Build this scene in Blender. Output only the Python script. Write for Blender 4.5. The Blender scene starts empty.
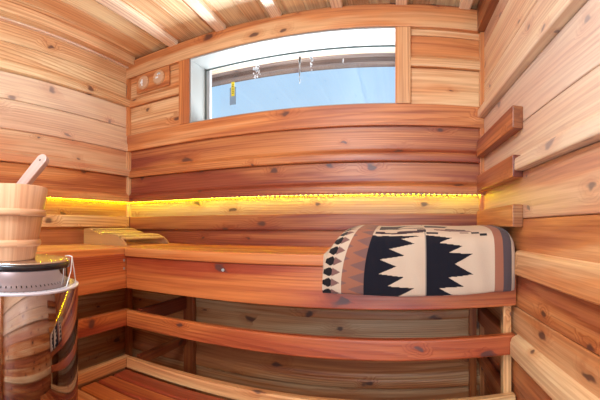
import bpy, bmesh, math, random
from mathutils import Vector, Matrix
R = random.Random(7)
sc = bpy.context.scene
COL = sc.collection
PI = math.pi

# ------------------------------------------------------------------ scene numbers (metres; the camera stands at x=0, y=0)
CZ = 1.10                       # camera height above the floor
def Z(h): return CZ + h         # height given from the camera level
XL, XR, YB, YF = -1.642, 0.454, 1.80, -0.75
ZC = Z(1.118)                   # ceiling boards
XS, YS = -1.170, 1.262           # front faces of the side bench and of the back bench

# ------------------------------------------------------------------ materials
def newmat(name):
    m = bpy.data.materials.new(name); m.use_nodes = True
    nt = m.node_tree; nt.nodes.clear()
    out = nt.nodes.new('ShaderNodeOutputMaterial'); b = nt.nodes.new('ShaderNodeBsdfPrincipled')
    nt.links.new(b.outputs[0], out.inputs[0])
    return m, nt, b
def plain(name, col, rough=.5, metal=0., spec=.5, noise=0., nscale=40., bump=0.):
    m, nt, b = newmat(name)
    b.inputs['Roughness'].default_value = rough; b.inputs['Metallic'].default_value = metal
    b.inputs['Specular IOR Level'].default_value = spec
    tc = nt.nodes.new('ShaderNodeTexCoord'); n = nt.nodes.new('ShaderNodeTexNoise')
    n.inputs['Scale'].default_value = nscale; n.inputs['Detail'].default_value = 4
    nt.links.new(tc.outputs['Object'], n.inputs['Vector'])
    mx = nt.nodes.new('ShaderNodeMix'); mx.data_type = 'RGBA'
    c = Vector(col)
    mx.inputs[6].default_value = (*(c*(1-noise)), 1); mx.inputs[7].default_value = (*[min(1, k*(1+noise)) for k in c], 1)
    nt.links.new(n.outputs[0], mx.inputs[0]); nt.links.new(mx.outputs[2], b.inputs['Base Color'])
    if bump:
        bp = nt.nodes.new('ShaderNodeBump'); bp.inputs['Strength'].default_value = bump; bp.inputs['Distance'].default_value = .002
        nt.links.new(n.outputs[0], bp.inputs['Height']); nt.links.new(bp.outputs[0], b.inputs['Normal'])
    return m
def emission(name, col, s):
    m = bpy.data.materials.new(name); m.use_nodes = True; nt = m.node_tree; nt.nodes.clear()
    o = nt.nodes.new('ShaderNodeOutputMaterial'); e = nt.nodes.new('ShaderNodeEmission')
    e.inputs[0].default_value = (*col, 1); e.inputs[1].default_value = s
    nt.links.new(e.outputs[0], o.inputs[0]); return m

def wood(name, pale, mid, deep, dark, rough=.38, knots=1.0, contrast=1.0, spec=.5):
    """Cedar: the UV map is in metres (u along the board), 'bd' carries tone and value of each board."""
    m, nt, b = newmat(name); N = nt.nodes.new; L = nt.links.new
    uv = N('ShaderNodeUVMap'); uv.uv_map = 'UVMap'
    at = N('ShaderNodeAttribute'); at.attribute_name = 'bd'; sep = N('ShaderNodeSeparateColor'); L(at.outputs['Color'], sep.inputs[0])
    def mapping(vec, sx, sy):
        mp = N('ShaderNodeMapping'); mp.inputs['Scale'].default_value = (sx, sy, 1); L(vec, mp.inputs['Vector']); return mp.outputs[0]
    def noise(vec, scale, detail=3., rough_=.55, dist=0.):
        n = N('ShaderNodeTexNoise'); n.noise_dimensions = '2D'
        n.inputs['Scale'].default_value = scale; n.inputs['Detail'].default_value = detail
        n.inputs['Roughness'].default_value = rough_; n.inputs['Distortion'].default_value = dist
        L(vec, n.inputs['Vector']); return n
    def math_(op, a, b_=None, c_=None, clamp=False):
        k = N('ShaderNodeMath'); k.operation = op; k.use_clamp = clamp
        for i, v in enumerate((a, b_, c_)):
            if v is None: continue
            if isinstance(v, (int, float)): k.inputs[i].default_value = v
            else: L(v, k.inputs[i])
        return k.outputs[0]
    def ramp(fac, lo, hi):
        k = N('ShaderNodeMapRange'); k.inputs[1].default_value = lo; k.inputs[2].default_value = hi
        k.interpolation_type = 'SMOOTHSTEP'; L(fac, k.inputs[0]); return k.outputs[0]
    def mix(fac, a, b_, mode='MIX'):
        k = N('ShaderNodeMix'); k.data_type = 'RGBA'; k.blend_type = mode
        if isinstance(fac, (int, float)): k.inputs[0].default_value = fac
        else: L(fac, k.inputs[0])
        for i, v in ((6, a), (7, b_)):
            if isinstance(v, tuple): k.inputs[i].default_value = (*v, 1)
            else: L(v, k.inputs[i])
        return k.outputs[2]
    # knots: sparse cells, a knot in a third of them
    vo = N('ShaderNodeTexVoronoi'); vo.voronoi_dimensions = '2D'; vo.inputs['Scale'].default_value = 1.0
    wob = noise(mapping(uv.outputs[0], 9, 16), 1.0, 2.)
    wv = N('ShaderNodeVectorMath'); wv.operation = 'SCALE'; wv.inputs[3].default_value = .35; L(wob.outputs['Color'], wv.inputs[0])
    av = N('ShaderNodeVectorMath'); av.operation = 'ADD'; L(mapping(uv.outputs[0], 4.2, 7.5), av.inputs[0]); L(wv.outputs[0], av.inputs[1])
    L(av.outputs[0], vo.inputs['Vector'])
    vs = N('ShaderNodeSeparateColor'); L(vo.outputs['Color'], vs.inputs[0])
    keep = math_('GREATER_THAN', vs.outputs[0], 1 - .38*knots)
    size = math_('MULTIPLY_ADD', vs.outputs[1], .10, .05)
    rel = math_('DIVIDE', vo.outputs['Distance'], size)
    kn = math_('MULTIPLY', math_('SUBTRACT', 1.0, ramp(rel, .45, 1.15)), keep)
    halo = math_('MULTIPLY', math_('SUBTRACT', 1.0, ramp(rel, .8, 3.6)), keep)
    # growth rings: a slow height field cut by many lines, bent round the knots
    warp = noise(mapping(uv.outputs[0], .30, 4.6), 1.0, 1.5, .3)
    sv = N('ShaderNodeSeparateXYZ'); L(uv.outputs[0], sv.inputs[0])
    h = math_('MULTIPLY_ADD', warp.outputs[0], 12.0, math_('MULTIPLY', sv.outputs[1], 62.0))
    h = math_('MULTIPLY_ADD', halo, 2.4, h)
    fine = noise(mapping(uv.outputs[0], 3.0, 170), 1.0, 3.)
    h = math_('MULTIPLY_ADD', fine.outputs[0], .5, h)
    fr = math_('FRACT', h)
    ring = math_('MULTIPLY', ramp(fr, .35, .92), math_('SUBTRACT', 1.0, ramp(fr, .93, 1.0)))
    show = noise(mapping(uv.outputs[0], .8, 7.), 1.0, 2.)
    ring = math_('MULTIPLY', ring, math_('MULTIPLY_ADD', ramp(show.outputs[0], .35, .65), .8, .2))
    # broad heart and sap wood bands
    band = noise(mapping(uv.outputs[0], .7, 9.), 1.0, 3., .55, .3)
    amp = math_('MULTIPLY_ADD', sep.outputs[0], .5, .16)
    bandf = math_('ADD', math_('MULTIPLY', math_('SUBTRACT', ramp(band.outputs[0], .33, .68), .5), amp), sep.outputs[0])
    c1 = N('ShaderNodeValToRGB'); cr = c1.color_ramp
    cr.elements[0].position = 0.; cr.elements[0].color = (*pale, 1)
    cr.elements[1].position = 1.; cr.elements[1].color = (*deep, 1)
    e = cr.elements.new(.5); e.color = (*mid, 1)
    L(bandf, c1.inputs[0])
    col = mix(math_('MULTIPLY', ring, .85*contrast), c1.outputs[0], mix(1.0, c1.outputs[0], (.70, .52, .43), 'MULTIPLY'))
    mid_ = noise(mapping(uv.outputs[0], 1.3, 60), 1.0, 3., .65)
    st = math_('MULTIPLY_ADD', ramp(fine.outputs[0], .3, .75), .4, math_('MULTIPLY', ramp(mid_.outputs[0], .40, .64), .75))
    col = mix(math_('MULTIPLY', st, .62*contrast, None, True), col, mix(1.0, col, (.70, .56, .46), 'MULTIPLY'))
    col = mix(math_('MULTIPLY', halo, .6), col, mix(1.0, col, (.80, .58, .44), 'MULTIPLY'))
    col = mix(math_('MULTIPLY', kn, .85), col, dark)
    col = mix(math_('MULTIPLY', sep.outputs[2], 1.0), col, mix(.55, mix(1.0, col, (.92, .90, 1.0), 'MULTIPLY'), (.76, .62, .60)))  # third channel paints window sheen into the board colour as a grey-pink wash
    val = N('ShaderNodeHueSaturation'); L(sep.outputs[1], val.inputs['Value']); L(col, val.inputs['Color'])
    L(val.outputs[0], b.inputs['Base Color'])
    b.inputs['Specular IOR Level'].default_value = spec
    b.inputs['Coat Weight'].default_value = .12; b.inputs['Coat Roughness'].default_value = .3
    L(math_('MULTIPLY_ADD', fine.outputs[0], .18, rough-.06), b.inputs['Roughness'])
    bp = N('ShaderNodeBump'); bp.inputs['Strength'].default_value = .25; bp.inputs['Distance'].default_value = .0012
    L(math_('ADD', ring, fine.outputs[0]), bp.inputs['Height']); L(bp.outputs[0], b.inputs['Normal'])
    return m

PALE = (.93, .73, .43); MID = (.72, .285, .095); DEEP = (.36, .080, .038); DARK = (.085, .032, .026)
M = {
 'cedar': wood('cedar', PALE, MID, DEEP, DARK),
 'bench': wood('bench_cedar', (.90, .58, .27), (.70, .215, .055), (.40, .064, .022), DARK, knots=.5),
 'fresh': wood('pale_bucket_pine', (.74, .46, .27), (.64, .32, .17), (.48, .20, .10), (.2, .08, .04), knots=.12, contrast=.7),
 'handle': wood('pale_ladle_wood', (.50, .34, .29), (.44, .27, .21), (.6, .34, .25), (.2, .08, .04), knots=.0, contrast=.5),
 'aspen': wood('headrest_wood', (.72, .50, .27), (.62, .36, .17), (.5, .26, .12), (.2, .08, .04), knots=.0, contrast=.5),
 'floor': wood('floor_boards', (.45, .28, .15), (.34, .18, .09), (.22, .09, .045), DARK, rough=.6),
 'white': plain('white_frame_paint', (.36, .35, .325), .4, noise=.03, nscale=6),
 'sash': plain('grey_sash', (.42, .40, .39), .45, noise=.08, nscale=9),
 'gasket': plain('dark_gasket', (.09, .12, .10), .5),
 'steel': plain('polished_steel', (.34, .265, .24), .05, 1., noise=.02, nscale=3),
 'brushed': plain('satin_steel', (.72, .68, .68), .24, 1., noise=.05, nscale=80),
 'black': plain('black_enamel', (.012, .010, .012), .22),
 'stone': plain('heater_stone', (.12, .11, .11), .8, noise=.4, nscale=30, bump=.6),
 'rim': plain('pale_rim', (.66, .60, .64), .35, .3),
 'wire': plain('white_wire', (.85, .84, .84), .3, .2),
 'eave': wood('weathered_eave', (.62, .48, .34), (.32, .22, .17), (.15, .10, .09), (.05, .03, .03), rough=.7, knots=.4),
 'yellow': plain('yellow_sticker', (.83, .68, .03), .4),
 'bluegrey': plain('blue_grey_tag', (.22, .32, .44), .4),
 'print': plain('dark_print', (.08, .09, .06), .5),
 'dial': plain('pale_dial', (.66, .42, .27), .4),
 'dialring': wood('dial_ring_wood', (.80, .52, .30), (.72, .40, .22), (.55, .25, .12), DARK, knots=0),
 'screw': plain('screw_steel', (.80, .78, .76), .25, 1.),
 'tape': plain('led_tape', (.80, .74, .55), .5),
 'led': emission('led_glow', (1.0, .88, .0), 175.),
 'splash': plain('dried_splash', (.92, .95, .98), .5),
 'seam': plain('dark_joint', (.06, .025, .015), .7),
}
def glass():
    m = bpy.data.materials.new('window_glass'); m.use_nodes = True; nt = m.node_tree; nt.nodes.clear()
    o = nt.nodes.new('ShaderNodeOutputMaterial'); t = nt.nodes.new('ShaderNodeBsdfTransparent'); g = nt.nodes.new('ShaderNodeBsdfGlossy')
    t.inputs[0].default_value = (.97, .99, .99, 1); g.inputs['Roughness'].default_value = .01
    x = nt.nodes.new('ShaderNodeMixShader'); x.inputs[0].default_value = .05
    nt.links.new(t.outputs[0], x.inputs[1]); nt.links.new(g.outputs[0], x.inputs[2]); nt.links.new(x.outputs[0], o.inputs[0]); return m
M['glass'] = glass()

# ------------------------------------------------------------------ mesh building
class MB:
    """Collects faces with UVs in metres and a per-board tone; build() links them as one mesh object."""
    def __init__(s): s.v = []; s.f = []; s.uv = []; s.c = []; s.mi = []; s.sm = []
    def face(s, pts, uvs, tone=.5, val=1., mi=0, smooth=False, pat=0.):
        n = len(s.v); s.v += [tuple(p) for p in pts]; s.f.append(tuple(range(n, n+len(pts))))
        s.uv += list(uvs); s.c += [(tone, val, pat, 1)]*len(pts); s.mi.append(mi); s.sm.append(smooth)
    def extrude(s, prof, a, d, L, tone=.5, val=1., mi=0, caps=.92, smooth=False, w=None, up=None, segs=1, pat=0.):
        """Profile [(n,z)...] (closed, counter-clockwise seen against d) run from point a along unit d for L; n axis = w, z axis = up."""
        a = Vector(a); d = Vector(d); up = Vector(up or (0, 0, 1)); w = Vector(w) if w else up.cross(d)
        ru, rv = R.uniform(0, 50), R.uniform(0, 50)
        arc = [0]
        for i in range(len(prof)):
            p, q = prof[i], prof[(i+1) % len(prof)]; arc.append(arc[-1]+math.hypot(q[0]-p[0], q[1]-p[1]))
        P = lambda i, t: a + w*prof[i % len(prof)][0] + up*prof[i % len(prof)][1] + d*t
        for i in range(len(prof)):
            for k in range(segs):
                t0, t1 = L*k/segs, L*(k+1)/segs
                s.face([P(i, t0), P(i, t1), P(i+1, t1), P(i+1, t0)],
                       [(ru+t0, rv+arc[i]), (ru+t1, rv+arc[i]), (ru+t1, rv+arc[i+1]), (ru+t0, rv+arc[i+1])], tone, val, mi, smooth, pat)
        if caps:
            for t, rev in ((0, False), (L, True)):
                idx = list(range(len(prof)));  idx = idx[::-1] if rev else idx
                s.face([P(i, t) for i in idx], [(ru+prof[i][0]*.4, rv+prof[i][1]) for i in idx], min(1, tone+.15), val*caps, mi)
    def board(s, x, y, z, axis='x', tone=.5, val=1., mi=0, pat=0.):
        """Box from ranges; grain runs along axis."""
        (x0, x1), (y0, y1), (z0, z1) = x, y, z
        if axis == 'x': a, d, w, up, W, H, L = (x0, y0, z0), (1, 0, 0), (0, 1, 0), (0, 0, 1), y1-y0, z1-z0, x1-x0
        elif axis == 'y': a, d, w, up, W, H, L = (x1, y0, z0), (0, 1, 0), (-1, 0, 0), (0, 0, 1), x1-x0, z1-z0, y1-y0
        else: a, d, w, up, W, H, L = (x0, y0, z0), (0, 0, 1), (1, 0, 0), (0, 1, 0), x1-x0, y1-y0, z1-z0
        # wide face first so the rings read across it
        s.extrude([(0, 0), (0, H), (W, H), (W, 0)], a, d, L, tone, val, mi, w=w, up=up, pat=pat)
    def build(s, name, mats, parent=None, bevel=0., seg=2):
        me = bpy.data.meshes.new(name); me.from_pydata(s.v, [], s.f)
        bm = bmesh.new(); bm.from_mesh(me)
        uvl = bm.loops.layers.uv.new('UVMap'); cl = bm.loops.layers.float_color.new('bd')
        i = 0
        for f, mi, sm in zip(bm.faces, s.mi, s.sm):
            f.material_index = mi; f.smooth = sm
            for l in f.loops: l[uvl].uv = s.uv[i]; l[cl] = s.c[i]; i += 1
        bmesh.ops.remove_doubles(bm, verts=bm.verts, dist=1e-5)
        bmesh.ops.recalc_face_normals(bm, faces=bm.faces)
        bm.to_mesh(me); bm.free()
        for k in (mats if isinstance(mats, (list, tuple)) else [mats]): me.materials.append(M[k])
        o = bpy.data.objects.new(name, me); COL.objects.link(o)
        if parent: 
            o.parent = parent; o.matrix_parent_inverse = parent.matrix_world.inverted()
        if bevel:
            b = o.modifiers.new('edge', 'BEVEL'); b.width = bevel; b.segments = seg; b.limit_method = 'ANGLE'; b.angle_limit = math.radians(40)
            b.harden_normals = False
        return o
def empty(name, loc):
    o = bpy.data.objects.new(name, None); o.location = loc; o.empty_display_size = .05; COL.objects.link(o)
    bpy.context.view_layer.update(); return o
def tag(o, label=None, cat=None, group=None, kind=None):
    if label: o['label'] = label
    if cat: o['category'] = cat
    if group: o['group'] = group
    if kind: o['kind'] = kind
    return o
def struct(o): o['kind'] = 'structure'; return o
def lathe(mb, prof, n=64, c=(0, 0, 0), mi=0, tone=.5, val=1., stave=0, smooth=True, a0=0., a1=2*PI):
    """Revolve [(r,z)...] about the z axis at c; stave: number of staves with their own tone."""
    tones = [(R.uniform(-.3, .3), R.uniform(.92, 1.05), R.uniform(0, 30)) for _ in range(max(1, stave))]
    arc = [0]
    for p, q in zip(prof, prof[1:]): arc.append(arc[-1]+math.hypot(q[0]-p[0], q[1]-p[1]))
    for k in range(n):
        A, B = a0+(a1-a0)*k/n, a0+(a1-a0)*(k+1)/n
        tt, vv, off = tones[int(k/n*stave)] if stave else (0, 1, 0)
        for i in range(len(prof)-1):
            (r0, z0), (r1, z1) = prof[i], prof[i+1]
            pts = [(c[0]+r0*math.cos(A), c[1]+r0*math.sin(A), c[2]+z0), (c[0]+r0*math.cos(B), c[1]+r0*math.sin(B), c[2]+z0),
                   (c[0]+r1*math.cos(B), c[1]+r1*math.sin(B), c[2]+z1), (c[0]+r1*math.cos(A), c[1]+r1*math.sin(A), c[2]+z1)]
            if stave: uv = [(off+arc[i], off+A*.15), (off+arc[i], off+B*.15), (off+arc[i+1], off+B*.15), (off+arc[i+1], off+A*.15)]
            else: uv = [(A*r0+3, arc[i]), (B*r0+3, arc[i]), (B*r0+3, arc[i+1]), (A*r0+3, arc[i+1])]
            if r0 < 1e-6: pts = pts[1:]; uv = uv[1:]
            elif r1 < 1e-6: pts = pts[:3]; uv = uv[:3]
            mb.face(pts, uv, min(1, max(0, tone+tt)), val*vv, mi, smooth)
def tube(mb, pts, r, n=10, mi=0, tone=.5):
    pts = [Vector(p) for p in pts]; rings = []
    for i, p in enumerate(pts):
        d = (pts[min(i+1, len(pts)-1)]-pts[max(i-1, 0)]).normalized()
        u = d.orthogonal().normalized() if i == 0 else (u-d*u.dot(d)).normalized()
        v = d.cross(u); rings.append([p+(u*math.cos(2*PI*k/n)+v*math.sin(2*PI*k/n))*r for k in range(n)])
    for i in range(len(rings)-1):
        for k in range(n):
            j = (k+1) % n
            mb.face([rings[i][k], rings[i][j], rings[i+1][j], rings[i+1][k]], [(i*.02, k*.003), (i*.02, k*.003+.003), (i*.02+.02, k*.003+.003), (i*.02+.02, k*.003)], tone, 1, mi, True)
    for rr in (rings[0], rings[-1]): mb.face(rr, [(0, 0)]*n, tone, 1, mi)

# ------------------------------------------------------------------ walls of lapped cedar boards
def lap(z0, z1, p=.022, q=.008):
    """Bevel-siding profile: thin at the top, a rounded lip at the bottom."""
    if p <= q+.002:     # flush board with a small joint
        return [(0, z0+.0015), (0, z1-.0015), (q-.002, z1-.0015), (q, z1-.004), (q, z0+.004), (q-.002, z0+.0015)][::-1]
    g = p-q
    return [(0, z0), (0, z1), (q-.003, z1), (q, z1-.004), (q, z0+.066), (q+g*.12, z0+.058), (q+g*.45, z0+.050), (q+g*.82, z0+.044), (p-.001, z0+.036), (p, z0+.026), (p, z0+.007), (p-.002, z0+.001), (p-.005, z0)][::-1]
def planks(mb, a, d, L, rows, w):
    for r in rows:
        z0, z1, p, tone, val = r[:5]; pat = r[5] if len(r) > 5 else 0.  # optional last value of a row: painted window sheen
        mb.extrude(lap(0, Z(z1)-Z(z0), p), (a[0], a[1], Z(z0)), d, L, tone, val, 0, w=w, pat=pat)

# back wall, with the window opening x -1.139..0, heights .61..1.0
WX0, WX1, WZ0, WZ1 = -1.139, 0.034, .608, .986
T = .16
b = MB()
b.board((XL-.05, XR+.05), (YB, YB+T), (0, Z(WZ0)), 'x', .6, .8)
b.board((XL-.05, XR+.05), (YB, YB+T), (Z(WZ1), ZC+.08), 'x', .6, .8)
b.board((XL-.05, WX0), (YB, YB+T), (Z(WZ0), Z(WZ1)), 'x', .6, .8)
b.board((WX1, XR+.05), (YB, YB+T), (Z(WZ0), Z(WZ1)), 'x', .6, .8)
W = (0, -1, 0)
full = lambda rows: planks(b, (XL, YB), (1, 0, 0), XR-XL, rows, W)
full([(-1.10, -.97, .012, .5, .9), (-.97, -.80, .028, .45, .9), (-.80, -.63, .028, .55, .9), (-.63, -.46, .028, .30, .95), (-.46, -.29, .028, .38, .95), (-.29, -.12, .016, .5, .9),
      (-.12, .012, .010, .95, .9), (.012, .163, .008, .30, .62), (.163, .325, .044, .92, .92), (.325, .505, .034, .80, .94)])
for x0, x1 in ((XL, -1.20), (.06, XR)):
    planks(b, (x0, YB), (1, 0, 0), x1-x0, [(.60, .795, .010, .30, 1.06), (.795, .955, .030, .42, 1.04), (.955, 1.08, .010, .30, 1.08)], W)
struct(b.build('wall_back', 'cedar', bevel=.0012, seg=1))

# left wall
b = MB()
b.board((XL-.12, XL), (YF, YB), (0, ZC+.08), 'y', .6, .8)
lw = lambda rows, y0=YF, y1=YB: planks(b, (XL, y0), (0, 1, 0), y1-y0, rows, (1, 0, 0))
lw([(-1.10, -.97, .012, .6, .8), (-.97, -.80, .028, .45, .9), (-.80, -.63, .028, .5, .9), (-.63, -.46, .028, .40, .95), (-.46, -.29, .028, .30, .95), (-.29, -.12, .012, .5, .9),
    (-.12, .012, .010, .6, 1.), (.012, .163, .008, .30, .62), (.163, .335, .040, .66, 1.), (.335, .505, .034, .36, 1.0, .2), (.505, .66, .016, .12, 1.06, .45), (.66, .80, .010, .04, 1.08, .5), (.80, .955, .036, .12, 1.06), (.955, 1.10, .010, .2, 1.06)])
struct(b.build('wall_left', 'cedar', bevel=.0012, seg=1))

# right wall
b = MB()
b.board((XR, XR+.12), (YF, YB), (0, ZC+.08), 'y', .6, .8)
planks(b, (XR, YB), (0, -1, 0), YB-YF, [(-1.10, -.95, .012, .6, .8), (-.95, -.78, .012, .5, .85), (-.78, -.60, .012, .75, .85), (-.60, -.43, .012, .68, .98), (-.43, -.30, .010, .52, 1.), (-.30, -.15, .010, .66, 1.),
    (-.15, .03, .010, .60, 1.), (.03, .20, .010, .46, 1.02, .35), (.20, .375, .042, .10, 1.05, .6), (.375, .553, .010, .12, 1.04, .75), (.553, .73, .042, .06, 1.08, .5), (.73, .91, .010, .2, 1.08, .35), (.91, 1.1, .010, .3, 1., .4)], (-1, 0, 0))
struct(b.build('wall_right', 'cedar', bevel=.0012, seg=1))

# front wall behind the camera, with the doorway
DX0, DX1 = -.55, .25
b = MB()
for x0, x1, z0, z1 in ((XL-.05, DX0, 0, ZC+.08), (DX1, XR+.05, 0, ZC+.08), (DX0, DX1, 1.95, ZC+.08)):
    b.board((x0, x1), (YF-.12, YF), (z0, z1), 'x', .6, .8)
for x0, x1, zlo in ((XL, DX0-.06, 0), (DX1+.06, XR, 0)):
    z = 0
    while z < ZC-.01:
        z1 = min(z+.165, ZC-.001)
        b.extrude(lap(0, z1-z, .02 if R.random() < .5 else .01), (x0, YF, z), (1, 0, 0), x1-x0, R.uniform(.25, .7), 1, 0, w=(0, 1, 0)); z = z1
struct(b.build('wall_front', 'cedar', bevel=.0012, seg=1))
d = MB()
d.board((DX0-.06, DX0), (YF-.12, YF+.02), (0, 2.0), 'z', .4); d.board((DX1, DX1+.06), (YF-.12, YF+.02), (0, 2.0), 'z', .4)
d.board((DX0, DX1), (YF-.12, YF+.02), (1.95, 2.01), 'x', .4)
door = struct(d.build('door_1', 'cedar', bevel=.003))

# floor and ceiling
b = MB(); x = XL
b.board((XL-.05, XR+.05), (YF-.1, YB+.1), (-.10, -.02), 'y', .6, .6)
while x < XR-.01:
    x1 = min(x+.14, XR); b.board((x+.001, x1-.001), (YF, YB), (-.02, 0), 'y', R.uniform(.3, .8), R.uniform(.8, 1)); x = x1
struct(b.build('floor', 'floor', bevel=.002))
b = MB(); b.board((XL-.05, XR+.05), (YF-.1, YB+.1), (ZC+.012, ZC+.09), 'y', .5, .7)
x = XL
while x < XR-.01:
    x1 = min(x+.108, XR); b.board((x+.0008, x1-.0008), (YF, YB), (ZC, ZC+.012), 'y', R.uniform(.0, .30), R.uniform(1.06, 1.16)); x = x1
struct(b.build('ceiling', 'cedar', bevel=.0015, seg=1))
tn = [0]
def trim(x, y, z, axis, tone=.4, val=1., mat='cedar', bevel=.003, pat=0.):
    tn[0] += 1; t = MB(); t.board(x, y, z, axis, tone, val, 0, pat); return struct(t.build('trim_%d' % tn[0], mat, bevel=bevel))
zb = Z(1.088)
for i, xc in enumerate((-1.253, -.932, -.607, -.288, .03, .345)):
    trim((xc-.028, xc+.028), (YF+.02, YB-.02), (zb, ZC), 'y', .0, 1.22, pat=.55)  # battens whitened by painted-in window light
trim((XL+.028, XL+.075), (YF+.02, YB-.02), (Z(1.062), ZC), 'y', .22, 1.08)         # ceiling edge, left
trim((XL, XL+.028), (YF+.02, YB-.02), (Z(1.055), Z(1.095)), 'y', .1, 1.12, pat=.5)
trim((XR-.045, XR), (YF+.02, YB-.02), (Z(.985), ZC), 'y', .8, .62)              # ceiling edge, right; corner shadow painted in as darker wood
trim((XL+.002, XR-.002), (YB-.036, YB), (Z(.985), zb+.004), 'x', .45, 1.0)      # frieze over the window
trim((XL+.004, XR-.004), (YB-.030, YB), (Z(.502), Z(.608)), 'x', .62, 1.05)     # sill board
trim((-1.214, WX0), (YB-.034, YB), (Z(.608), Z(.985)), 'z', .50, 1.0)          # window casings
trim((0, .076), (YB-.034, YB), (Z(.608), Z(.985)), 'z', .50, 1.0)
for z0, z1 in ((-1.10, .50), (.608, .985)):
    trim((XR-.030, XR), (YB-.036, YB), (Z(z0), Z(z1)), 'z', .45, 1.)
    trim((XL, XL+.026), (YB-.036, YB), (Z(z0), Z(z1)), 'z', .35, 1.04)

# rails along the right wall
def right_rail(y0, y1, prof, tone, name, label, cat, val=1.):
    r = MB(); r.extrude(prof, (XR, y1, CZ), (0, -1, 0), y1-y0, tone, val, 0, w=(-1, 0, 0), smooth=False)
    return tag(r.build(name, 'cedar', bevel=.006, seg=3), label, cat)
right_rail(-.6, YS-.03, [(.006, -.176), (.028, -.174), (.032, -.168), (.030, -.092), (.024, -.086), (.006, -.082)], .34, 'wall_board',
           'pale board with an oval knot fixed on the right wall, just past the blanket', 'board', 1.05)
right_rail(-.6, YS-.004, [(.006, -.484), (.030, -.482), (.040, -.468), (.040, -.425), (.034, -.406), (.006, -.394)], .12, 'wall_rail',
           'pale rounded rail low on the right wall, running forward from the bench rail', 'rail', 1.08)

# ------------------------------------------------------------------ window
win = empty('window_1', ((WX0+WX1)/2, YB, Z(WZ0))); struct(win)
f = MB(); y0, y1 = YB-.028, 1.945; tk = .008
f.board((WX0, WX0+tk), (y0, y1), (Z(WZ0), Z(WZ1)), 'z'); f.board((WX1-tk, WX1), (y0, y1), (Z(WZ0), Z(WZ1)), 'z')
f.board((WX0+tk, WX1-tk), (y0, y1), (Z(WZ1)-tk, Z(WZ1)), 'x'); f.board((WX0+tk, WX1-tk), (y0, y1), (Z(WZ0), Z(WZ0)+tk*.5), 'x')
f.build('window_frame', 'white', win, bevel=.001)
s_ = MB(); a, c = WX0+.010, WX1-.010; zz0, zz1 = Z(WZ0)+.004, Z(WZ1)-.010
for x0, x1, za, zc in ((a, a+.026, zz0, zz1), (c-.02, c, zz0, zz1), (a, c, zz1-.002, zz1+.006), (a, c, zz0, zz0+.012)):
    s_.board((x0, x1), (1.945, 1.975 if za < zz1-.01 else 1.953), (za, zc), 'x')
s_.build('window_sash', 'sash', win, bevel=.001)
g_ = MB()
for x0, x1, za, zc in ((a, a+.004, zz0, zz1), (a, c, zz1-.004, zz1+.001)): g_.board((x0, x1), (1.940, 1.9452), (za, zc), 'x')
g_.build('window_gasket', 'gasket', win)
p = MB(); p.board((a+.01, c-.01), (1.957, 1.961), (zz0+.01, zz1-.01), 'x'); p.build('window_pane', 'glass', win)
# tag and splashes on the glass
YG = 1.9565
st = empty('window_tag', (-.94, YG, Z(.66)))
q = MB(); q.board((-.968, -.926), (YG-.0015, YG), (Z(.737), Z(.843)), 'z'); q.build('tag_card', 'bluegrey', st)
q = MB(); q.board((-.957, -.936), (YG-.003, YG-.0015), (Z(.79), Z(.875)), 'z'); y_ = q.build('tag_strip', 'yellow', st)
q = MB()
for k in range(6): q.board((-.953+.003*(k % 2), -.940), (YG-.0034, YG-.003), (Z(.805+k*.010), Z(.809+k*.010)), 'z')
q.build('tag_print', 'print', y_)
tag(st, 'small blue-grey tag with a yellow strip stuck to the window pane', 'tag')
def splash(x, z, w, h, n, label, seed):
    rr = random.Random(seed); q = MB()
    for k in range(n):
        t = k/max(1, n-1); cx = x+rr.gauss(0, w*.35); cz = z-t*h+rr.gauss(0, .004); r = rr.uniform(.0022, .0062)*(1.2-.6*t)
        m = 7; pts = [(cx+r*math.cos(2*PI*j/m)*rr.uniform(.6, 1.3), YG-.0006, cz+r*1.5*math.sin(2*PI*j/m)*rr.uniform(.6, 1.5)) for j in range(m)]
        q.face(pts, [(0, 0)]*m)
        q.face([(a_[0], YG, a_[2]) for a_ in pts][::-1], [(0, 0)]*m)
    tag(q.build('glass_splash', 'splash'), label, 'splash mark', 'dried splashes on the window pane')
splash(-.795, Z(.945), .026, .075, 26, 'thick white splash on the pane, nearest the yellow-striped tag', 1)
splash(-.532, Z(.962), .004, .15, 34, 'long thin white drip down the middle of the window pane', 2)
splash(-.465, Z(.960), .007, .085, 12, 'short broken white drip just right of the long thin drip', 3)
splash(-.285, Z(.915), .004, .012, 4, 'single small white spot on the pane, farthest right of the marks', 4)

# the roof's eave outside
e = empty('roof_eave', (-.6, 1.99, Z(1.02)))
q = MB(); yy = 1.99
for k in range(4):
    q.board((-3.2, 2.0), (yy, yy+.138), (Z(1.165), Z(1.185)), 'x', (.1, .1, .0, .5)[k], (1, 1, 1.5, .9)[k]); yy += .14  # third board painted brighter for light reflected onto the soffit
q.build('soffit', 'eave', e, bevel=.002)
q = MB(); q.board((-3.2, 2.0), (yy, yy+.035), (Z(1.149), Z(1.30)), 'x', .9, .8); q.build('fascia', 'eave', e, bevel=.002)
q = MB(); q.board((-3.2, 2.0), (yy-.09, yy-.02), (Z(1.132), Z(1.165)), 'x', .75, .8); q.build('beam', 'eave', e, bevel=.002)
tag(e, 'brown timber eave of the roof outside, along the top of the window', 'eave')

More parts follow.
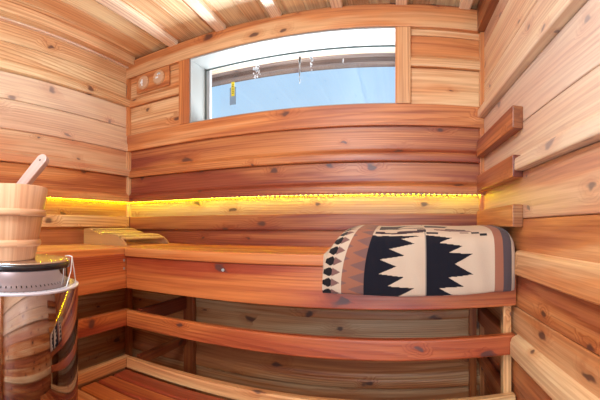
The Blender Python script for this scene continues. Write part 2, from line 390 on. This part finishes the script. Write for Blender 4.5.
# ------------------------------------------------------------------ LED strips
def led_strip(name, along, p0, n, step, label):
    root = empty(name, p0)
    t = MB()
    if along == 'x': t.board((p0[0]-.01, p0[0]+n*step+.01), (p0[1]-.005, p0[1]+.005), (p0[2], p0[2]+.003), 'x')
    else: t.board((p0[0]-.005, p0[0]+.005), (p0[1]-.01, p0[1]+n*step+.01), (p0[2], p0[2]+.003), 'y')
    t.build('tape', 'tape', root)
    t = MB()
    for k in range(n):
        if along == 'x': cx, cy = p0[0]+(k+.5)*step, p0[1]
        else: cx, cy = p0[0], p0[1]+(k+.5)*step
        t.board((cx-.0025, cx+.0025), (cy-.0025, cy+.0025), (p0[2]-.0018, p0[2]), 'x')
    o = t.build('diode', 'led', root); o['kind'] = 'stuff'
    return tag(root, label, 'led strip', 'warm led strips under the wall boards')
led_strip('led_strip', 'x', (XL+.035, YB-.037, Z(.163)-.0032), 80, .0255, 'yellow led strip under the board across the back wall')
led_strip('led_strip', 'y', (XL+.033, .35, Z(.163)-.0032), 55, .0255, 'yellow led strip under the board on the left wall')

# backrest boards
q = MB(); q.board((XL+.022, XR-.03), (YB-.032, YB-.014), (Z(-.016), Z(.066)), 'x', 1., .72)
tag(q.build('backrest_board', 'cedar', bevel=.004), 'dark red backrest board under the glowing strip on the back wall', 'backrest')
q = MB(); q.board((XL+.016, XL+.040), (.15, YB-.04), (Z(.0), Z(.068)), 'y', .25, 1.0)
tag(q.build('backrest_board', 'cedar', bevel=.004), 'pale backrest board under the glowing strip on the left wall', 'backrest')

# ------------------------------------------------------------------ bracket bars on the right wall
for z1, tone, lab in ((.430, .80, 'topmost of the three wooden bars fixed in the right corner'),
                      (.256, .60, 'middle one of the three wooden bars fixed in the right corner'),
                      (.080, .48, 'lowest of the three wooden bars, right above the blanket')):
    q = MB(); h = .080
    prof = [(0, -h), (0, 0), (.041, 0), (.041, -h)]
    q.extrude([(k[0], k[1]) for k in prof][::-1], (XR-.008, YB-.037, Z(z1)), (0, -1, 0), YB-.037-1.20, tone, .95, 0, w=(-1, 0, 0), caps=.55)
    tag(q.build('bracket_bar', 'cedar', bevel=.004), lab, 'bracket', 'wooden bars in the right corner')

# ------------------------------------------------------------------ upper benches
ZT = -.098
def screws(par, pts, r=.0065):
    for (x, y, z), n in pts:
        mb = MB(); n = Vector(n); u = n.orthogonal().normalized(); v = n.cross(u); m = 10
        ring = [Vector((x, y, z))+n*.0012+(u*math.cos(2*PI*k/m)+v*math.sin(2*PI*k/m))*r for k in range(m)]
        mb.face(ring, [(0, 0)]*m); low = [k-n*.0015 for k in ring]
        for k in range(m): mb.face([ring[k], ring[(k+1) % m], low[(k+1) % m], low[k]], [(0, 0)]*4)
        mb.build('screw', 'white', par)
ub = empty('upper_bench', (-.35, 1.5, 0))
yy = YB-.028; w_ = .092; k = 0
edges = [(YS-.012, YS+.098), (YS+.108, YS+.208), (YS+.218, YS+.318), (YS+.328, YS+.428), (YS+.438, YB-.026)]
for k, (a0, a1) in enumerate(edges):
    q = MB(); q.board((XS-.001, XR-.012), (a0, a1), (Z(ZT-.042), Z(ZT)), 'x', (.66, .50, .72, .6, .8)[k], .95)
    q.build('seat_board', 'bench', ub, bevel=.006, seg=3)
q = MB(); q.board((XS, XR-.012), (YS, YS+.034), (Z(-.292), Z(ZT-.042)), 'x', .80, 1.0)
fa = q.build('fascia', 'bench', ub, bevel=.004)
screws(fa, [((XS+.515, YS, Z(-.170)), (0, -1, 0))])
q = MB(); q.board((XS, XR-.014), (YS, YS+.034), (Z(-.473), Z(-.398)), 'x', .66, 1.02); q.build('front_rail', 'bench', ub, bevel=.007, seg=3)
q = MB(); q.board((XS, XR-.014), (YS, YS+.034), (Z(-.672), Z(-.624)), 'x', .16, 1.05); q.build('bottom_rail', 'bench', ub, bevel=.005, seg=3)
def ubpart(name, x, y, z, axis, tone=.5, val=1., par=None):
    q = MB(); q.board(x, y, z, axis, tone, val); return q.build(name, 'bench', par or ub, bevel=.004)
ubpart('leg', (.402, .434), (YS+.034, YS+.075), (0, Z(-.142)), 'z', .12, 1.1)
ubpart('leg', (XS+.008, XS+.075), (YB-.062, YB-.026), (0, Z(-.142)), 'z', .85, .65)
ubpart('leg', (.366, .40), (YB-.062, YB-.026), (0, Z(-.142)), 'z', .5, .8)
for z0, z1 in ((-.473, -.402), (-.672, -.628)):
    ubpart('joist', (XS+.0, XS+.034), (YS+.076, YB-.063), (Z(z0), Z(z1)), 'y', .95, .6)
    ubpart('joist', (.408, .441), (YS+.077, YB-.040), (Z(z0), Z(z1)), 'y', .8, .75)
for x in (-.75, -.2):
    ubpart('joist', (x, x+.035), (YS+.04, YB-.03), (Z(-.21), Z(ZT-.043)), 'y', .6, .8)
tag(ub, 'long upper cedar bench along the back wall, under the window', 'bench')

sb = empty('side_bench', (-1.4, .9, 0))
xs = XL+.044; n = 4; wd = (XS-.006-xs)/n
for k in range(n):
    q = MB(); y1 = YB-.03 if k < n else YB
    q.board((xs+k*wd+.004, xs+(k+1)*wd-.004), (.12, YB-.03), (Z(ZT-.042), Z(ZT)), 'y', (.35, .2, .45, .38)[k], 1.03)
    q.build('seat_board', 'bench', sb, bevel=.006, seg=3)
def sbpart(name, x, y, z, axis, tone=.5, val=1.):
    q = MB(); q.board(x, y, z, axis, tone, val); return q.build(name, 'bench', sb, bevel=.004)
fs = sbpart('fascia', (XS-.036, XS-.002), (.12, YS+.034), (Z(-.292), Z(ZT-.030)), 'y', .66, 1.06)
screws(fs, [((XS-.002, YS-.013, Z(-.158)), (1, 0, 0)), ((XS-.002, YS-.013, Z(-.197)), (1, 0, 0))])
sbpart('front_rail', (XS-.036, XS-.002), (.12, YS+.034), (Z(-.473), Z(-.398)), 'y', .80, 1.)
sbpart('bottom_rail', (XS-.036, XS-.002), (.12, YS+.034), (Z(-.672), Z(-.624)), 'y', .2, 1.02)
sbpart('leg', (XL+.032, XL+.07), (YB-.075, YB-.04), (0, Z(-.142)), 'z', .6, .75)
sbpart('leg', (XS-.08, XS-.038), (.14, .18), (0, Z(-.142)), 'z', .6, .9)
tag(sb, 'short upper cedar bench along the left wall, behind the heater', 'bench')

# ------------------------------------------------------------------ lower bench
lb = empty('lower_bench', (-.4, .95, 0))
y_hi = YS-.004
tones = [(.90, .9), (.80, .95), (.62, 1.), (.40, 1.05), (.5, 1.05)]
for k in range(5):
    q = MB(); q.board((XS+.004, XR-.034), (y_hi-.099*(k+1)+.011, y_hi-.099*k), (Z(-.706), Z(-.674)), 'x', *tones[k])
    q.build('slat', 'bench', lb, bevel=.009, seg=3)
yf = y_hi-.495+.011
q = MB(); q.board((XS+.004, XR-.034), (yf, yf+.03), (Z(-.80), Z(-.708)), 'x', .5); q.build('fascia', 'bench', lb, bevel=.004)
for x in (XS+.02, -.3, XR-.08):
    q = MB(); q.board((x, x+.034), (yf+.031, y_hi-.01), (Z(-.79), Z(-.708)), 'y', .7, .8); q.build('joist', 'bench', lb, bevel=.003)
for x in (XS+.06, XR-.13):
    for y in (yf+.04, y_hi-.06):
        q = MB(); q.board((x, x+.04), (y, y+.04), (0, Z(-.708)), 'z', .5, .9); q.build('leg', 'bench', lb, bevel=.003)
tag(lb, 'low slatted cedar step bench in front of the upper benches', 'bench')

# ------------------------------------------------------------------ blanket: folded pile lying over the bench edge
NAVY, CREAM, BROWN, GREY, BLACK, DUST = (.010, .0095, .016), (.60, .45, .33), (.33, .125, .075), (.085, .06, .065), (.012, .010, .012), (.20, .10, .085)
def inside(poly, x, y):
    c = False; n = len(poly)
    for i in range(n):
        (x0, y0), (x1, y1) = poly[i], poly[i-1]
        if (y0 > y) != (y1 > y) and x < (x1-x0)*(y-y0)/(y1-y0)+x0: c = not c
    return c
# the woven design, in centimetres: X across from the left edge (0..66), Y down from the crest of the fold (0..22 on the front; negative on top)
LEFT = [(14.2, -1), (33.5, -.2), (26, .8), (31, 2.7), (21.8, 4.2), (27.6, 6.6), (18.8, 7.7), (24.8, 10.1), (18.9, 12.6), (27.4, 13.7), (22, 16.7), (30.8, 17.4), (25.5, 20.2), (27, 22), (14.2, 22)]
RIGHT = [(34.8, -.6), (43.4, .4), (39.2, 2.4), (47, 3.2), (42.4, 5.6), (50.2, 6), (44.2, 9.4), (50.4, 13.0), (42, 14.0), (47.2, 17.1), (39, 17.6), (43.6, 20.2), (37.2, 20.6), (38, 22), (34.8, 22)]
SHADE = (.05, .026, .03)  # dark brown yarn of the woven blocks
TOPS = [([(28, -13), (35, -14), (35, -8), (24, -7.6)], CREAM), ([(16, -15), (34.4, -15), (34.4, -6.2), (27, -7.0), (24, -5.8), (20, -6.4), (16, -5.6)], SHADE),
        ([(15, -3.6), (19, -3.4), (19, -2.6), (24, -2.4), (24, -3.4), (34, -3.6), (34, -2.2), (26, -1.4), (18, -1.8), (15, -2)], SHADE),
        ([(16, -1.4), (18, -1.4), (18, -.6), (16, -.6)], CREAM), ([(18.6, -2.0), (21.5, -2.0), (21.5, -1.2), (18.6, -1.2)], CREAM),
        ([(35, -15), (44, -14), (42, -8.5), (35, -8.5)], SHADE), ([(32, -5.2), (35, -5.2), (35, -2.6), (32, -2.6)], SHADE), ([(35, -2.4), (39, -2.4), (39, -1.2), (35, -1.2)], NAVY),
        ([(38, -5.6), (50, -4.6), (51, -3.6), (43, -3.4), (38, -4.2)], DUST), ([(42, -6.8), (49, -5.6), (49, -4.6), (42, -5.4)], SHADE),
        ([(50.5, -3.0), (53.4, -3.0), (53.4, -2.0), (50.5, -2.0)], BLACK), ([(53.4, -2.0), (56, -2.0), (56, -.6), (53.4, -.6)], BLACK), ([(46.5, -2.9), (49.5, -2.9), (49.5, -2.2), (46.5, -2.2)], DUST)]
def pattern(X, Y):
    for poly, c in TOPS:
        if inside(poly, X, Y): return c
    if X < 6.0:      # cream border with dark lozenges
        k = (Y+30) % 3.7; h = abs(k-1.85)
        if X < 3.2:
            return BLACK if h < 1.55*min(1, .45+X*.28, .5+(3.4-X)*.5) else CREAM
        return DUST if h < (6.2-X)*.50 else CREAM
    if X < 6.8: return CREAM
    if X < 14.2:
        k = (Y+30) % 4.2; h = abs(k-2.1)
        return DUST if (X > 9 and h < (X-9)*.38) or (X < 8.6 and abs(h-2.1) < (8.6-X)*.4) else BROWN
    if X < 34.4:
        if inside(LEFT, X, Y): return NAVY
        return CREAM
    if X < 34.75: return (.30, .24, .20)
    if X < 58.0: return NAVY if inside(RIGHT, X, Y) else CREAM
    if X < 61.0: return BROWN
    if X < 64.2: return GREY
    return CREAM
def make_blanket():
    # section through the pile (y, z) from the lower front hem, over the crest to the back
    yb = YS-.014
    sec = [(yb-.036, -.232), (yb-.042, -.225), (yb-.046, -.20), (yb-.046, -.15), (yb-.044, -.09), (yb-.036, -.050), (yb-.018, -.027), (yb+.012, -.012), (yb+.06, -.003),
           (yb+.14, .004), (yb+.22, .006), (yb+.275, -.004), (yb+.30, -.030), (yb+.306, -.060), (yb+.298, -.090), (yb+.285, ZT+.001)]
    # smooth resample
    P = [Vector((p[0], p[1])) for p in sec]; out = []
    for i in range(len(P)-1):
        p0, p1, p2, p3 = P[max(i-1, 0)], P[i], P[i+1], P[min(i+2, len(P)-1)]
        for t in (0, .2, .4, .6, .8):
            out.append(.5*((2*p1)+(p2-p0)*t+(2*p0-5*p1+4*p2-p3)*t*t+(3*p1-p0-3*p2+p3)*t**3))
    out.append(P[-1])
    arc = [0]
    for p, q in zip(out, out[1:]): arc.append(arc[-1]+(q-p).length)
    total = arc[-1]; NV = 280; NU = 480
    def at(s):
        for i in range(len(arc)-1):
            if s <= arc[i+1]+1e-9: t = (s-arc[i])/(arc[i+1]-arc[i]); return out[i].lerp(out[i+1], t)
        return out[-1]
    x0, x1 = -.252, .424
    s_crest = .205
    me = bpy.data.meshes.new('blanket'); bm = bmesh.new(); grid = []
    for j in range(NV+1):
        s = total*j/NV; p = at(s); row = []
        for i in range(NU+1):
            u = i/NU; X = u*66
            # soft ends: the left end sags back and rounds, the right end rolls under
            eL = max(0, 1-X/7.0); eR = max(0, 1-(66-X)/4.0)
            zz = p[1]; top = max(0., (zz+.10)/.10)
            sag = (.010*eL**2+.022*eR**2)*min(1., top*1.2)
            x = x0+(x1-x0)*u + .075*max(0., (zz+.22)/.22)**2.3*max(0, 1-u*2.2) + .006*(1-u)*0
            wave = .0035*math.sin(X*.33+1.2)+.0015*math.sin(X*.9+j*.03)
            y = p[0]+wave*max(.3, min(1., 1-(s-s_crest)/.08)) + (.018*eL**2+.030*eR**2.2)*max(-.3, min(1., 1-(s-s_crest-.02)/.10))
            z = zz-sag+.002*math.sin(X*.21+.7)*(1 if s > .02 else 1) + .0035*math.sin(X*.14)*max(0., 1-s/.09)
            if j == NV: z = ZT+.001
            row.append(bm.verts.new((x, y, Z(max(z, ZT+.001) if p[0] > yb+.016 else z))))
        grid.append(row)
    cl = bm.loops.layers.float_color.new('weave'); ul = bm.loops.layers.uv.new('UVMap')
    for j in range(NV):
        for i in range(NU):
            fc = bm.faces.new((grid[j][i], grid[j][i+1], grid[j+1][i+1], grid[j+1][i])); fc.smooth = True
            X = (i+.5)/NU*66; Y = (s_crest-total*(j+.5)/NV)*100
            c = pattern(X, Y)
            for l in fc.loops: l[cl] = (*c, 1)
            for l, (a_, b_) in zip(fc.loops, ((0, 0), (1, 0), (1, 1), (0, 1))): l[ul].uv = ((i+a_)/NU*.66, total*(j+b_)/NV)
    # close ends and underside so the pile is solid: front inner face runs up the bench fascia
    inner = []
    for i in range(NU+1):
        v = grid[0][i].co; hi = grid[NV][i].co
        a_ = bm.verts.new((v.x, YS-.0145, v.z+.004)); b_ = bm.verts.new((v.x, YS-.0145, Z(ZT+.001))); c_ = bm.verts.new((hi.x, hi.y-.002, Z(ZT+.001)))
        inner.append((a_, b_, c_))
    def quad(*v):
        fc = bm.faces.new(v)
        for l in fc.loops: l[cl] = (*CREAM, 1)
    for i in range(NU):
        A, B = inner[i], inner[i+1]
        quad(grid[0][i], A[0], B[0], grid[0][i+1]); quad(A[0], A[1], B[1], B[0]); quad(A[1], A[2], B[2], B[1]); quad(A[2], grid[NV][i], grid[NV][i+1], B[2])
    for i in (0, NU):
        quad(*([grid[j][i] for j in range(NV+1)]+[inner[i][2], inner[i][1], inner[i][0]]))
    bmesh.ops.recalc_face_normals(bm, faces=bm.faces)
    bm.to_mesh(me); bm.free()
    m, nt, bs = newmat('woven_blanket')
    at_ = nt.nodes.new('ShaderNodeAttribute'); at_.attribute_name = 'weave'
    n = nt.nodes.new('ShaderNodeTexNoise'); n.inputs['Scale'].default_value = 420; tc = nt.nodes.new('ShaderNodeTexCoord'); nt.links.new(tc.outputs['Object'], n.inputs['Vector'])
    n2 = nt.nodes.new('ShaderNodeTexNoise'); n2.inputs['Scale'].default_value = 30; nt.links.new(tc.outputs['Object'], n2.inputs['Vector'])
    mx = nt.nodes.new('ShaderNodeMix'); mx.data_type = 'RGBA'; mx.blend_type = 'MULTIPLY'; mx.inputs[0].default_value = .35
    nt.links.new(at_.outputs['Color'], mx.inputs[6]); nt.links.new(n2.outputs['Color'], mx.inputs[7])
    gm = nt.nodes.new('ShaderNodeMix'); gm.data_type = 'RGBA'; gm.inputs[0].default_value = .35
    nt.links.new(at_.outputs['Color'], gm.inputs[6]); nt.links.new(at_.outputs['Color'], gm.inputs[7])
    nt.links.new(at_.outputs['Color'], bs.inputs['Base Color'])
    bs.inputs['Roughness'].default_value = .95; bs.inputs['Specular IOR Level'].default_value = .15
    bs.inputs['Sheen Weight'].default_value = .12; bs.inputs['Sheen Roughness'].default_value = .5
    bp = nt.nodes.new('ShaderNodeBump'); bp.inputs['Strength'].default_value = .6; bp.inputs['Distance'].default_value = .002
    nt.links.new(n.outputs[0], bp.inputs['Height']); nt.links.new(bp.outputs[0], bs.inputs['Normal'])
    me.materials.append(m)
    o = bpy.data.objects.new('folded_blanket', me); COL.objects.link(o)
    return tag(o, 'folded blanket with navy, cream and brown zigzags over the upper bench edge', 'blanket')
make_blanket()

# ------------------------------------------------------------------ headrest
hr = empty('headrest', (-1.40, 1.53, Z(ZT)))
HX0, HX1, HY0, HY1 = -1.585, -1.255, 1.35, 1.73
def hprof(t):
    """height of the wave over the bench at t = 0 (wall side) .. 1 (front)"""
    pts = [(0, .088), (.12, .090), (.28, .074), (.45, .058), (.60, .060), (.74, .056), (.88, .040), (.96, .020), (1, .004)]
    for (a_, h0), (b_, h1) in zip(pts, pts[1:]):
        if t <= b_: k = (t-a_)/(b_-a_); k = k*k*(3-2*k); return h0+(h1-h0)*k
    return .004
for y in (HY0, HY1-.014):
    q = MB(); n = 26; prof = [((HX1-HX0)*k/n, hprof(k/n)) for k in range(n+1)]
    prof = [(0, 0)]+prof+[((HX1-HX0), 0)]
    q.extrude(prof, (HX0, y, Z(ZT)+.0005), (0, 1, 0), .014, .75, .95, 0, w=(1, 0, 0), up=(0, 0, 1))
    o = q.build('side_panel', 'aspen', hr, bevel=.0015)
    for mm in list(o.modifiers): o.modifiers.remove(mm)
for k in range(9):
    t = (k+.5)/9.6; x = HX0+(HX1-HX0)*t; h = hprof(t); sl = math.atan2(hprof(t+.03)-hprof(t-.03), .06*(HX1-HX0))
    q = MB(); c, s = math.cos(sl), math.sin(sl); hw = .0105
    pr = [(-hw*c, -hw*s), (hw*c, hw*s), (hw*c-(-.007)*s, hw*s+(-.007)*c), (-hw*c+.007*s, -hw*s-.007*c)]
    q.extrude(pr[::-1], (x, HY0+.014, Z(ZT)+h+.002), (0, 1, 0), HY1-HY0-.028, .25, 1.05, 0, w=(1, 0, 0), up=(0, 0, 1))
    q.build('slat', 'aspen', hr)
tag(hr, 'wavy slatted wooden headrest lying in the left corner of the upper bench', 'headrest')

# ------------------------------------------------------------------ thermometer and hygrometer station
th = empty('thermometer_station', (-1.42, YB-.01, Z(.925)))
q = MB(); q.board((-1.552, -1.288), (YB-.030, YB-.010), (Z(.866), Z(.986)), 'x', .66, 1.0); q.build('back_plate', 'cedar', th, bevel=.006, seg=3)
for xc, ang in ((-1.487, 2.4), (-1.362, .9)):
    q = MB()
    def disc(mb, r, yy0, yy1, mi, n=40, tone=.3, r_in=0):
        ring = lambda rad, y: [(xc+rad*math.cos(2*PI*k/n), y, Z(.926)+rad*math.sin(2*PI*k/n)) for k in range(n)]
        A, B = ring(r, yy0), ring(r, yy1)
        for k in range(n):
            j = (k+1) % n; mb.face([A[k], A[j], B[j], B[k]], [(k*.01, 0), (k*.01+.01, 0), (k*.01+.01, .02), (k*.01, .02)], tone, 1, mi)
        mb.face(B, [(v[0], v[2]) for v in B], tone, 1, mi)
    disc(q, .043, YB-.030, YB-.038, 0); o = q.build('dial', 'dialring', th)
    q = MB(); disc(q, .034, YB-.038, YB-.0385, 0); o2 = q.build('dial_face', 'dial', o)
    q = MB()
    for k in range(5):
        a_ = ang+k*.35; r0, r1 = .012, .026
        q.board((xc+r0*math.cos(a_)-.003, xc+r0*math.cos(a_)+.007), (YB-.0395, YB-.0384), (Z(.926)+r1*math.sin(a_)-.004, Z(.926)+r1*math.sin(a_)+.003), 'x')
    q.board((xc-.022, xc-.002), (YB-.0398, YB-.0384), (Z(.926)-.003, Z(.926)+.008), 'x')
    q.build('pointer', 'splash', o)
tag(th, 'reddish wooden plate with two round dials, high in the left corner', 'thermometer')

# ------------------------------------------------------------------ heater
HXc, HYc = -.874, .485
ht = empty('sauna_heater', (HXc, HYc, 0))
C = (HXc, HYc, 0)
zt = Z(-.154)
q = MB(); lathe(q, [(.170, .05), (.182, .05), (.182, zt-.002), (.180, zt)], 96, C); q.build('outer_shell', 'steel', ht)
q = MB(); lathe(q, [(.182, zt-.004), (.1835, zt-.002), (.1835, zt+.001), (.182, zt+.002), (.170, zt+.0015), (.157, zt+.001)], 96, C, 0)
rim = q.build('top_rim', 'rim', ht)
q = MB(); n = 72
for k in range(n):      # perforations round the rim
    a_ = 2*PI*k/n; r0, r1 = .1670, .1705; da = .009
    q.face([(HXc+r0*math.cos(a_-da), HYc+r0*math.sin(a_-da), zt+.0022), (HXc+r1*math.cos(a_-da), HYc+r1*math.sin(a_-da), zt+.0024),
            (HXc+r1*math.cos(a_+da), HYc+r1*math.sin(a_+da), zt+.0024), (HXc+r0*math.cos(a_+da), HYc+r0*math.sin(a_+da), zt+.0022)], [(0, 0)]*4)
q.build('perforation', 'black', rim)['kind'] = 'stuff'
q = MB(); lathe(q, [(.156, zt-.02), (.156, Z(-.104)), (.158, Z(-.103))], 96, C); q.build('inner_drum', 'steel', ht)
q = MB(); lathe(q, [(.158, Z(-.106)), (.1605, Z(-.105)), (.1605, Z(-.091)), (.158, Z(-.090))], 96, C); q.build('black_band', 'black', ht)
q = MB(); lathe(q, [(.158, Z(-.0905)), (.1595, Z(-.0895)), (.1595, Z(-.087)), (.157, Z(-.086)), (.10, Z(-.0862)), (0, Z(-.0862))], 96, C)
tp = q.build('top_plate', 'brushed', ht)
q = MB(); lathe(q, [(.0, .0), (.165, 0), (.172, .012), (.172, .05), (0, .05)], 64, C); q.build('foot_ring', 'black', ht)
q = MB()     # V-shaped wire hook at the right of the drum
az = -.915+PI; dirv = Vector((math.cos(-.05), math.sin(-.05), 0))
def rimp(r, ang, z): return (HXc+r*math.cos(ang), HYc+r*math.sin(ang), z)
A0 = math.radians(57)
tube(q, [rimp(.166, A0, Z(-.082)), rimp(.170, A0-.02, Z(-.11)), rimp(.176, A0-.03, Z(-.153))], .0016)
tube(q, [rimp(.166, A0, Z(-.082)), rimp(.164, A0-.25, Z(-.118)), rimp(.163, A0-.48, Z(-.152))], .0014)
tube(q, [rimp(.166, A0, Z(-.082)), rimp(.158, A0+.05, Z(-.0800)), rimp(.150, A0+.12, Z(-.0815))], .0014)
q.build('wire_hook', 'wire', ht)
tag(ht, 'tall round heater in mirror-bright steel at the left edge', 'heater')

# ------------------------------------------------------------------ bucket and ladle
BXc, BYc = -.899, .441
bz = Z(-.0855); H = .190
bk = empty('wooden_bucket', (BXc, BYc, bz)); BC = (BXc, BYc, bz)
rt, rb_ = .150, .115
rad = lambda z: rb_+(rt-rb_)*z/H
q = MB(); lathe(q, [(0, .012), (rb_-.014, .012), (rad(H*.98)-.014, H-.002), (rt-.012, H), (rt-.002, H), (rt, H-.002), (rb_, .002), (rb_-.002, 0), (rb_-.012, 0), (rb_-.014, .006), (0, .006)], 96, BC, 0, .38, 1.05, stave=16)
q.build('staves', 'fresh', bk)
for zc in (.122, .044):
    q = MB(); r = rad(zc); prof = [(r-.001, zc-.009), (r+.005, zc-.0085), (r+.0075, zc-.004), (r+.0078, zc+.003), (r+.0055, zc+.0085), (r-.001, zc+.009)]
    lathe(q, prof, 96, BC, 0, .30, 1.05); q.build('hoop', 'fresh', bk)
tag(bk, 'pale wooden bucket with two hoops standing on the heater', 'bucket')

def ladle():
    tip = Vector((-.795, .546, Z(.190))); low = Vector((-.897, .398, bz+.055))
    root = empty('ladle', low)
    d_ = (tip-low).normalized(); L = (tip-low).length
    side = Vector((.93, .25, -.25)); side = (side-d_*side.dot(d_)).normalized(); nrm = side.cross(d_).normalized()
    q = MB(); n = 14; hw, th_ = .018, .009
    out = []   # outline of the flat handle: along d_, across side
    out += [(0, -hw*.8), (L-hw, -hw)] + [(L-hw+hw*math.sin(PI*k/n), -hw*math.cos(PI*k/n)) for k in range(1, n)] + [(L-hw, hw), (0, hw*.8)]
    F = lambda p_, s: low+d_*p_[0]+side*p_[1]+nrm*s
    m = len(out); ru = 4.2
    q.face([F(k, th_) for k in out], [(ru+k[0], 3+k[1]) for k in out], .2); q.face([F(k, -th_) for k in out][::-1], [(ru+k[0], 3+k[1]) for k in out][::-1], .2)
    for k in range(m):
        j = (k+1) % m; q.face([F(out[k], -th_), F(out[j], -th_), F(out[j], th_), F(out[k], th_)], [(ru+out[k][0], 5), (ru+out[j][0], 5), (ru+out[j][0], 5.016), (ru+out[k][0], 5.016)], .95, .9)
    h = q.build('handle', 'handle', root, bevel=.0025)
    q = MB(); c = F((L-.020, 0), 0); rr = .0032; m = 14
    for s in (th_+.0003, -th_-.0003):
        q.face([c+nrm*s+d_*rr*math.cos(2*PI*k/m)+side*rr*math.sin(2*PI*k/m) for k in range(m)], [(0, 0)]*m)
    q.build('hanging_hole', 'seam', h)
    q = MB(); lathe(q, [(0, -.03), (.022, -.026), (.034, -.010), (.038, .012), (.035, .012), (.031, -.008), (.020, -.023), (0, -.026)], 32, (low.x+.004, low.y+.01, low.z-.001), 0, .3)
    q.build('bowl', 'handle', root)
    tag(root, 'pale wooden ladle with a hole in its handle, standing in the bucket', 'ladle')
ladle()

# ------------------------------------------------------------------ light
def area(name, loc, rot, sx, sy, power, col):
    l = bpy.data.lights.new(name, 'AREA'); l.shape = 'RECTANGLE'; l.size = sx; l.size_y = sy; l.energy = power; l.color = col
    o = bpy.data.objects.new(name, l); o.location = loc; o.rotation_euler = rot; COL.objects.link(o); return o
# added fill light, set in the doorway behind the camera
area('doorway_daylight', ((DX0+DX1)/2, YF-.06, 1.05), (PI/2, 0, 0), .78, 1.75, 22, (.70, .87, 1))
# added fill lamp hanging in mid-air above the camera, no cabin fitting
pl = bpy.data.lights.new('cabin_lamp', 'POINT'); pl.energy = 43; pl.shadow_soft_size = .14; pl.color = (.70, .86, 1)
o = bpy.data.objects.new('cabin_lamp', pl); o.location = (-.42, .05, Z(.72)); COL.objects.link(o)
# added lamp outside, out of view below the sill, strengthening the window light
area('ground_daylight', (-.57, 2.38, Z(.50)), (PI/2+.35, 0, PI), 1.25, .32, 42, (.82, .91, 1))

w = bpy.data.worlds.new('sky'); sc.world = w; w.use_nodes = True; nt = w.node_tree; nt.nodes.clear()
out = nt.nodes.new('ShaderNodeOutputWorld'); bg = nt.nodes.new('ShaderNodeBackground'); tc = nt.nodes.new('ShaderNodeTexCoord')
sx = nt.nodes.new('ShaderNodeSeparateXYZ'); nt.links.new(tc.outputs['Generated'], sx.inputs[0])
cr = nt.nodes.new('ShaderNodeValToRGB'); nt.links.new(sx.outputs[2], cr.inputs[0])
cr.color_ramp.elements[0].position = 0; cr.color_ramp.elements[0].color = (.66, .80, 1.0, 1)
cr.color_ramp.elements[1].position = .55; cr.color_ramp.elements[1].color = (.36, .64, 1.0, 1)
e_ = cr.color_ramp.elements.new(.30); e_.color = (.50, .74, 1.0, 1)
nt.links.new(cr.outputs[0], bg.inputs[0]); bg.inputs[1].default_value = 1.0; nt.links.new(bg.outputs[0], out.inputs[0])

# ------------------------------------------------------------------ camera: level cylindrical panorama
cam = bpy.data.cameras.new('camera'); co = bpy.data.objects.new('camera', cam); COL.objects.link(co)
co.location = (0, 0, CZ); co.rotation_euler = (PI/2, 0, .2647); cam.clip_start = .01
cam.type = 'PANO'; cam.panorama_type = 'CENTRAL_CYLINDRICAL'
F = 360.
cam.central_cylindrical_range_u_min = -300/F; cam.central_cylindrical_range_u_max = 300/F
cam.central_cylindrical_range_v_min = -173/F; cam.central_cylindrical_range_v_max = 227/F
cam.central_cylindrical_radius = 1.0
sc.camera = co
vs = sc.view_settings; vs.view_transform = 'Standard'; vs.look = 'None'; vs.gamma = 1; vs.use_curve_mapping = False; vs.exposure = 0.08
sc.cycles.max_bounces = 10; sc.cycles.diffuse_bounces = 3; sc.cycles.use_denoising = True
sc.cycles.sample_clamp_indirect = 6
